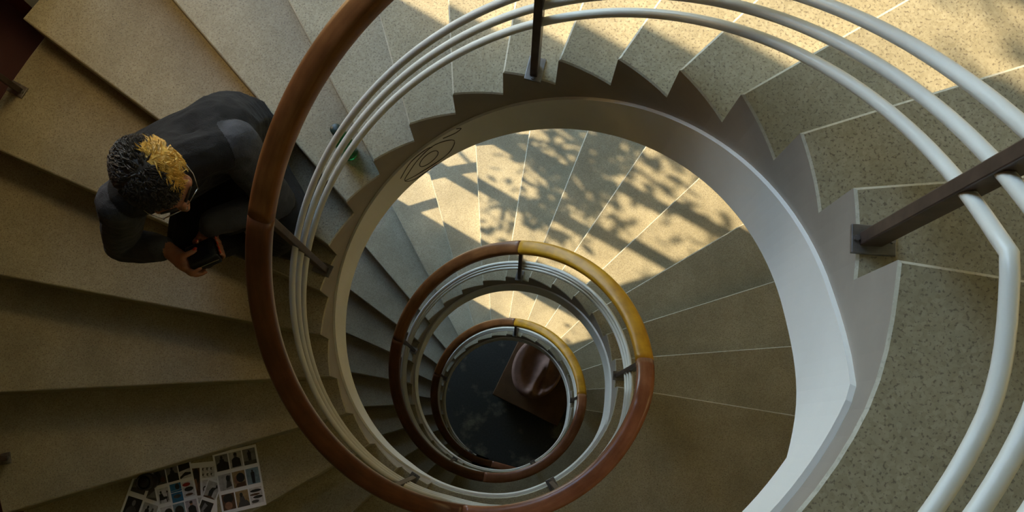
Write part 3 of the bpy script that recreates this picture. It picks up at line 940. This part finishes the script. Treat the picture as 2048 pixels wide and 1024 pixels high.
for sh, el, wr, cuff in ((rs, g['rel'], g['rwr'], 0.86), (ls, g['lel'], g['lwr'], 0.98)):
    cap('shirt', sh, 0.067, el, 0.052)
    fw = el.lerp(wr, cuff)
    cap('shirt', el, 0.053, fw, 0.040)
    cap('skin', fw, 0.027, wr, 0.025)
for hp, kn, an, to in ((g['rhip'], g['rkn'], g['ran'], g['rtoe']), (g['lhip'], g['lkn'], g['lan'], g['ltoe'])):
    cap('trousers', hp, 0.095, kn, 0.066)
    cap('trousers', kn, 0.066, an, 0.050)
    cap('shoe', an - Z * 0.03 - (to - an).normalized() * 0.03, 0.042, to, 0.036)
    cap('shoe', an - Z * 0.01, 0.045, an.lerp(to, 0.5) - Z * 0.01, 0.044)
cap('trousers', pel + FWD * 0.08 - Z * 0.02, 0.09, (g['rkn'] + g['lkn']) / 2 - FWD * 0.10 - Z * 0.045, 0.085)
# hands
def finger(pts, r0):
    for i in range(len(pts) - 1):
        cap('skin', pts[i], r0 * (1 - 0.1 * i), pts[i + 1], r0 * (1 - 0.1 * (i + 1)))
DEV = g['device']; da, db, dn = PB['da'], PB['db'], PB['dn']
def dv(a, b_, n_): return DEV + da * a + db * b_ + dn * n_
nails = []
# right hand holds the left end of the camera: thumb on the back, fingers round the front
rw = g['rwr']
palm = [dv(-0.062, -0.012, 0.004), dv(-0.055, 0.016, -0.004), dv(-0.050, -0.032, -0.012)]
cap('skin', rw, 0.025, palm[0], 0.021); cap('skin', rw, 0.023, palm[1], 0.017); cap('skin', rw, 0.022, palm[2], 0.017)
cap('skin', palm[1], 0.017, palm[2], 0.017)
th = [rw.lerp(palm[1], 0.55) + dn * 0.012, dv(-0.052, 0.004, 0.030), dv(-0.034, 0.000, 0.0335), dv(-0.014, 0.004, 0.0315)]
finger(th, 0.0115); nails.append((th[3] + (th[3] - th[2]).normalized() * 0.003 + dn * 0.0075, (th[3] - th[2]).normalized()))
for b0, ln, r_ in ((-0.036, 0.030, 0.0092), (-0.018, 0.040, 0.0094), (0.000, 0.042, 0.0096), (0.016, 0.036, 0.0094)):
    f = [dv(-0.052, b0, -0.010), dv(-0.046, b0 - 0.002, -0.029), dv(-0.046 + ln * 0.5, b0 - 0.003, -0.0335), dv(-0.046 + ln, b0 - 0.003, -0.033)]
    finger(f, r_)
ix = [dv(-0.056, -0.030, -0.002), dv(-0.052, -0.046, 0.004), dv(-0.036, -0.050, 0.006), dv(-0.020, -0.0475, 0.006)]
finger(ix, 0.0095)
# left hand supports the far side from behind: fingertips show past the edge
lw = g['lwr']
lp = [dv(0.000, 0.062, -0.012), dv(0.024, 0.060, -0.018), dv(0.036, 0.045, -0.022)]
cap('skin', lw, 0.025, lp[0], 0.019); cap('skin', lw, 0.024, lp[1], 0.018); cap('skin', lw, 0.022, lp[2], 0.016); cap('skin', lp[0], 0.018, lp[2], 0.017)
th = [lw.lerp(lp[0], 0.5), dv(-0.012, 0.056, 0.004), dv(-0.006, 0.045, 0.020), dv(0.000, 0.033, 0.031)]
finger(th, 0.0110); nails.append((th[3] + (th[3] - th[2]).normalized() * 0.003 + dn * 0.007, (th[3] - th[2]).normalized()))
for b0, r_ in ((0.026, 0.0096), (0.006, 0.0098), (-0.012, 0.0094), (-0.028, 0.0088)):
    f = [dv(0.030, 0.040 if b0 > 0 else 0.030, -0.026), dv(0.050, b0 + 0.012, -0.026), dv(0.0555, b0 + 0.003, -0.006), dv(0.0525, b0 - 0.002, 0.015)]
    finger(f, r_)
    nails.append((f[3] + dn * 0.008 + da * 0.003, dn))

# head
hd = g['head']; hf = PB['hf']; hl = PB['hl']; hu = PB['hu']
AX = (hl, hf, hu)
HS = 1.06
def hp(x, y, z): return hd + (hl * x + hf * y + hu * z) * HS
def hell(c, r, kind='skin'):
    r = tuple(q * HS for q in r)
    ellipsoid(bm, hp(*c), AX, r); segs_.append((kind, hp(*c), min(r), hp(*c), min(r)))
hell((0, -0.012, 0.030), (0.074, 0.094, 0.088))
hell((0, 0.030, -0.020), (0.063, 0.064, 0.088))
hell((0, 0.040, -0.085), (0.046, 0.046, 0.036))
hell((0, 0.062, -0.105), (0.026, 0.026, 0.020))
for s in (-1, 1):
    cap('skin', hp(0.008 * s, 0.088, 0.012), 0.013, hp(0.050 * s, 0.070, 0.014), 0.012)
    hell((0.043 * s, 0.060, -0.035), (0.022, 0.022, 0.020))
    hell((0.077 * s, -0.008, -0.015), (0.010, 0.020, 0.032))
cap('skin', hp(0, 0.092, 0.004), 0.009, hp(0, 0.112, -0.034), 0.0125)
for s in (-1, 1): hell((0.011 * s, 0.104, -0.038), (0.009, 0.010, 0.008))
cap('skin', hp(-0.018, 0.086, -0.066), 0.008, hp(0.018, 0.086, -0.066), 0.008)
cap('skin', hp(-0.014, 0.084, -0.077), 0.008, hp(0.014, 0.084, -0.077), 0.008)
bme = remeshed('body', bm, 0.0045, 4)
kinds = ['skin', 'vest', 'shirt', 'trousers', 'shoe']
cen = np.empty(len(bme.polygons) * 3); bme.polygons.foreach_get('center', cen); cen = cen.reshape(-1, 3)
best = np.full(len(cen), 1e9); mi = np.zeros(len(cen), int)
for kind, p0, r0, p1, r1 in segs_:
    a = np.array(p0); d = np.array(p1 - p0); dd = max(d @ d, 1e-12)
    t = np.clip(((cen - a) @ d) / dd, 0, 1)
    dist = np.linalg.norm(cen - (a + t[:, None] * d), axis=1) - (r0 + (r1 - r0) * t)
    if kind == 'shirt': dist = dist - 0.002
    m_ = dist < best
    best[m_] = dist[m_]; mi[m_] = kinds.index(kind)
# cloth folds pushed into the surface
co_ = np.empty(len(bme.vertices) * 3); bme.vertices.foreach_get('co', co_); co_ = co_.reshape(-1, 3)
nm = np.empty(len(bme.vertices) * 3); bme.vertices.foreach_get('normal', nm); nm = nm.reshape(-1, 3)
vk = np.zeros(len(co_), int)
for p_, k_ in zip(bme.polygons, mi):
    for vi in p_.vertices: vk[vi] = k_
from mathutils import noise as mn
amp = {1: 0.009, 2: 0.011, 3: 0.009}
for i in range(len(co_)):
    k_ = vk[i]
    if k_ in amp:
        p_ = Vector(co_[i])
        q = mn.noise(p_ * 9) * 0.6 + (1 - abs(mn.noise(Vector((p_.x * 13, p_.y * 13, p_.z * 26))))) * 0.7 - 0.45
        co_[i] += nm[i] * q * amp[k_]
        if k_ in (1, 2): co_[i] += nm[i] * 0.004
bme.vertices.foreach_set('co', (co_ - np.array(plc)).ravel())
bme.materials.clear()
bme.polygons.foreach_set('material_index', mi.tolist())
bme.update()
obj('body', bme, [M_SKIN, M_VEST, M_SHIRT, M_TROUS, M_SHOE], person)
# nails
for i, (c, d) in enumerate(nails):
    bm = bmesh.new()
    s = d.cross(dn); s = s.normalized() if s.length > 0.1 else db
    n_ = s.cross(d).normalized()
    ellipsoid(bm, c - plc, (d, s, n_), (0.0075, 0.0058, 0.0022))
    obj('fingernail', bm_mesh('fingernail', bm, True), M_NAIL, person)
# eyes, brows
M_EYE = plain('eye_white', (0.7, 0.68, 0.64), 0.2)
for s in (-1, 1):
    bm = bmesh.new(); ellipsoid(bm, hp(0.032 * s, 0.078, -0.012) - plc, AX, (0.0135, 0.0125, 0.0125))
    obj('eye', bm_mesh('eye', bm, True), M_EYE, person)
    bm = bmesh.new(); hull_capsule(bm, hp(0.016 * s, 0.098, 0.021) - plc, 0.0045, hp(0.050 * s, 0.081, 0.024) - plc, 0.003)
    obj('eyebrow', bm_mesh('eyebrow', bm, True), M_HAIR, person)
# glasses
gl = obj('eyeglasses', mesh('eyeglasses', *(lambda pr: (pr[0], pr[1]))(tube_between([hp(-0.008, 0.112, -0.008) - plc, hp(0, 0.115, -0.004) - plc, hp(0.008, 0.112, -0.008) - plc], [0.0012] * 3, 6))), M_WIRE, person)
for s in (-1, 1):
    ring = [hp(0.034 * s + 0.024 * math.cos(a), 0.108 - abs(0.3 * (0.024 * math.cos(a) * s + 0.02)) , -0.014 + 0.020 * math.sin(a)) - plc for a in [2 * math.pi * i / 24 for i in range(25)]]
    V, F = tube_between(ring, [0.0013] * 25, 6)
    obj('rim', mesh('rim', V, F, True), M_WIRE, gl)
    V, F = tube_between([hp(0.058 * s, 0.098, -0.008) - plc, hp(0.076 * s, 0.06, -0.006) - plc, hp(0.083 * s, 0.0, -0.004) - plc, hp(0.082 * s, -0.02, -0.02) - plc], [0.0014] * 4, 6)
    obj('temple', mesh('temple', V, F, True), M_WIRE, gl)
# hair: a cap over the skull with combed tufts
def scalp(th, ph, f=1.0):
    # th from crown, ph around (0 = left, pi/2 = front)
    x, y, z = math.sin(th) * math.cos(ph), math.sin(th) * math.sin(ph), math.cos(th)
    return Vector((0.0745 * f * x, -0.012 + 0.0945 * f * y, 0.031 + 0.0885 * f * z))
def limit(ph):           # how far down the hair reaches
    fr = math.sin(ph)
    if R(15) < ph < R(80): return R(52)
    return R(62) if fr > 0.75 else (R(62) + (0.75 - fr) / 0.75 * R(30) if fr > 0 else R(92) + (-fr) * R(26))
def is_blond(c): return c.x > 0.026 and -0.060 < c.y and c.z > 0.030
NT, NP = 16, 48
for nm_, test, mt in (('hair', lambda c: not is_blond(c), M_HAIR), ('dyed_forelock', is_blond, M_BLOND)):
    V, F = [], []
    rnd = random.Random(5)
    idx = {}
    for i in range(NT + 1):
        for j in range(NP):
            ph = 2 * math.pi * j / NP
            c = scalp(limit(ph) * i / NT, ph, 1.075 - (0.055 if i == NT else 0))
            idx[i, j] = len(V); V.append(hp(*c) - plc)
    for i in range(NT):
        for j in range(NP):
            k = (j + 1) % NP
            ph = 2 * math.pi * (j + 0.5) / NP
            if test(scalp(limit(ph) * (i + 0.5) / NT, ph, 1.075)):
                F.append((idx[i, j], idx[i, k], idx[i + 1, k], idx[i + 1, j]))
    used = sorted({v for f in F for v in f}); mp_ = {v: i for i, v in enumerate(used)}
    V = [V[v] for v in used]; F = [tuple(mp_[v] for v in f) for f in F]
    # tufts
    for _ in range(2600):
        ph = rnd.uniform(0, 2 * math.pi); th = math.acos(1 - rnd.random() * (1 - math.cos(limit(ph))))
        c = scalp(th, ph, 1.05)
        if not test(c): continue
        nrm = Vector((c.x / 0.0745 ** 2, (c.y + 0.012) / 0.0945 ** 2, (c.z - 0.031) / 0.0885 ** 2)).normalized()
        comb = Vector((0.25 * math.copysign(1, c.x) + rnd.gauss(0, 0.35), 0.75 + rnd.gauss(0, 0.4), -0.1 + rnd.gauss(0, 0.3)))
        if c.y < -0.03: comb = Vector((rnd.gauss(0, 0.5), -0.5, -0.7))
        comb = (comb - nrm * comb.dot(nrm)).normalized()
        ln = rnd.uniform(0.014, 0.028) * (1.35 if mt is M_BLOND else 1.0)
        sd_ = nrm.cross(comb) * rnd.uniform(0.0014, 0.0030)
        b0 = len(V)
        for t, wv, lift in ((0, 1, 0.0), (0.5, 1.0, 0.005 + rnd.uniform(0, 0.004)), (1, 0.1, 0.002 + rnd.uniform(0, 0.005))):
            q = c + comb * ln * t + nrm * lift
            V.append(hp(*(q + sd_ * wv)) - plc); V.append(hp(*(q - sd_ * wv)) - plc); V.append(hp(*(q + nrm * 0.002)) - plc)
        for r_ in range(2):
            o3 = b0 + r_ * 3
            F += [(o3, o3 + 3, o3 + 5, o3 + 2), (o3 + 2, o3 + 5, o3 + 4, o3 + 1), (o3 + 1, o3 + 4, o3 + 3, o3)]
    me = bpy.data.meshes.new(nm_); me.from_pydata([tuple(v) for v in V], [], F); me.update()
    ho = obj(nm_, me, mt, person)
    ho['kind'] = 'stuff' if False else 'thing'
    if mt is M_BLOND: ho['label'] = 'bright yellow dyed streak of hair'

# camera held in the hands
dloc = DEV
dev = tag(empty('handheld_camera', dloc), 'small black camera held in both hands of the seated person', 'camera')
bm = bmesh.new(); box(bm, (0, 0, 0), da, db, dn, 0.092, 0.076, 0.046, 0.007)
obj('camera_body', bm_mesh('camera_body', bm, True), M_BLACK, dev)
bm = bmesh.new(); box(bm, dn * 0.0235 - da * 0.004, da, db, dn, 0.056, 0.046, 0.002, 0.0006)
obj('screen', bm_mesh('screen', bm), M_LENS, dev)
V, F = lathe([(0.026, 0.0), (0.026, 0.016), (0.023, 0.018)], 24)
mt_ = Matrix((da, db, -dn)).transposed()
obj('lens_mount', mesh('lens_mount', [mt_ @ Vector(v) - dn * 0.0225 for v in V], F), M_RUB, dev)
for k, (a_, b_) in enumerate(((0.036, 0.018), (0.036, 0.004), (0.036, -0.012))):
    V, F = lathe([(0.0042, 0.0), (0.0042, 0.0016), (0.003, 0.002)], 12)
    m2 = Matrix((da, db, dn)).transposed()
    obj('button', mesh('button', [m2 @ Vector(v) + da * a_ + db * b_ + dn * 0.0228 for v in V], F), M_RUB, dev)
bm = bmesh.new(); box(bm, db * -0.0385 + da * 0.0, da, db, dn, 0.080, 0.0016, 0.004, 0.0005)
obj('trim_line', bm_mesh('trim_line', bm), M_WIRE, dev)
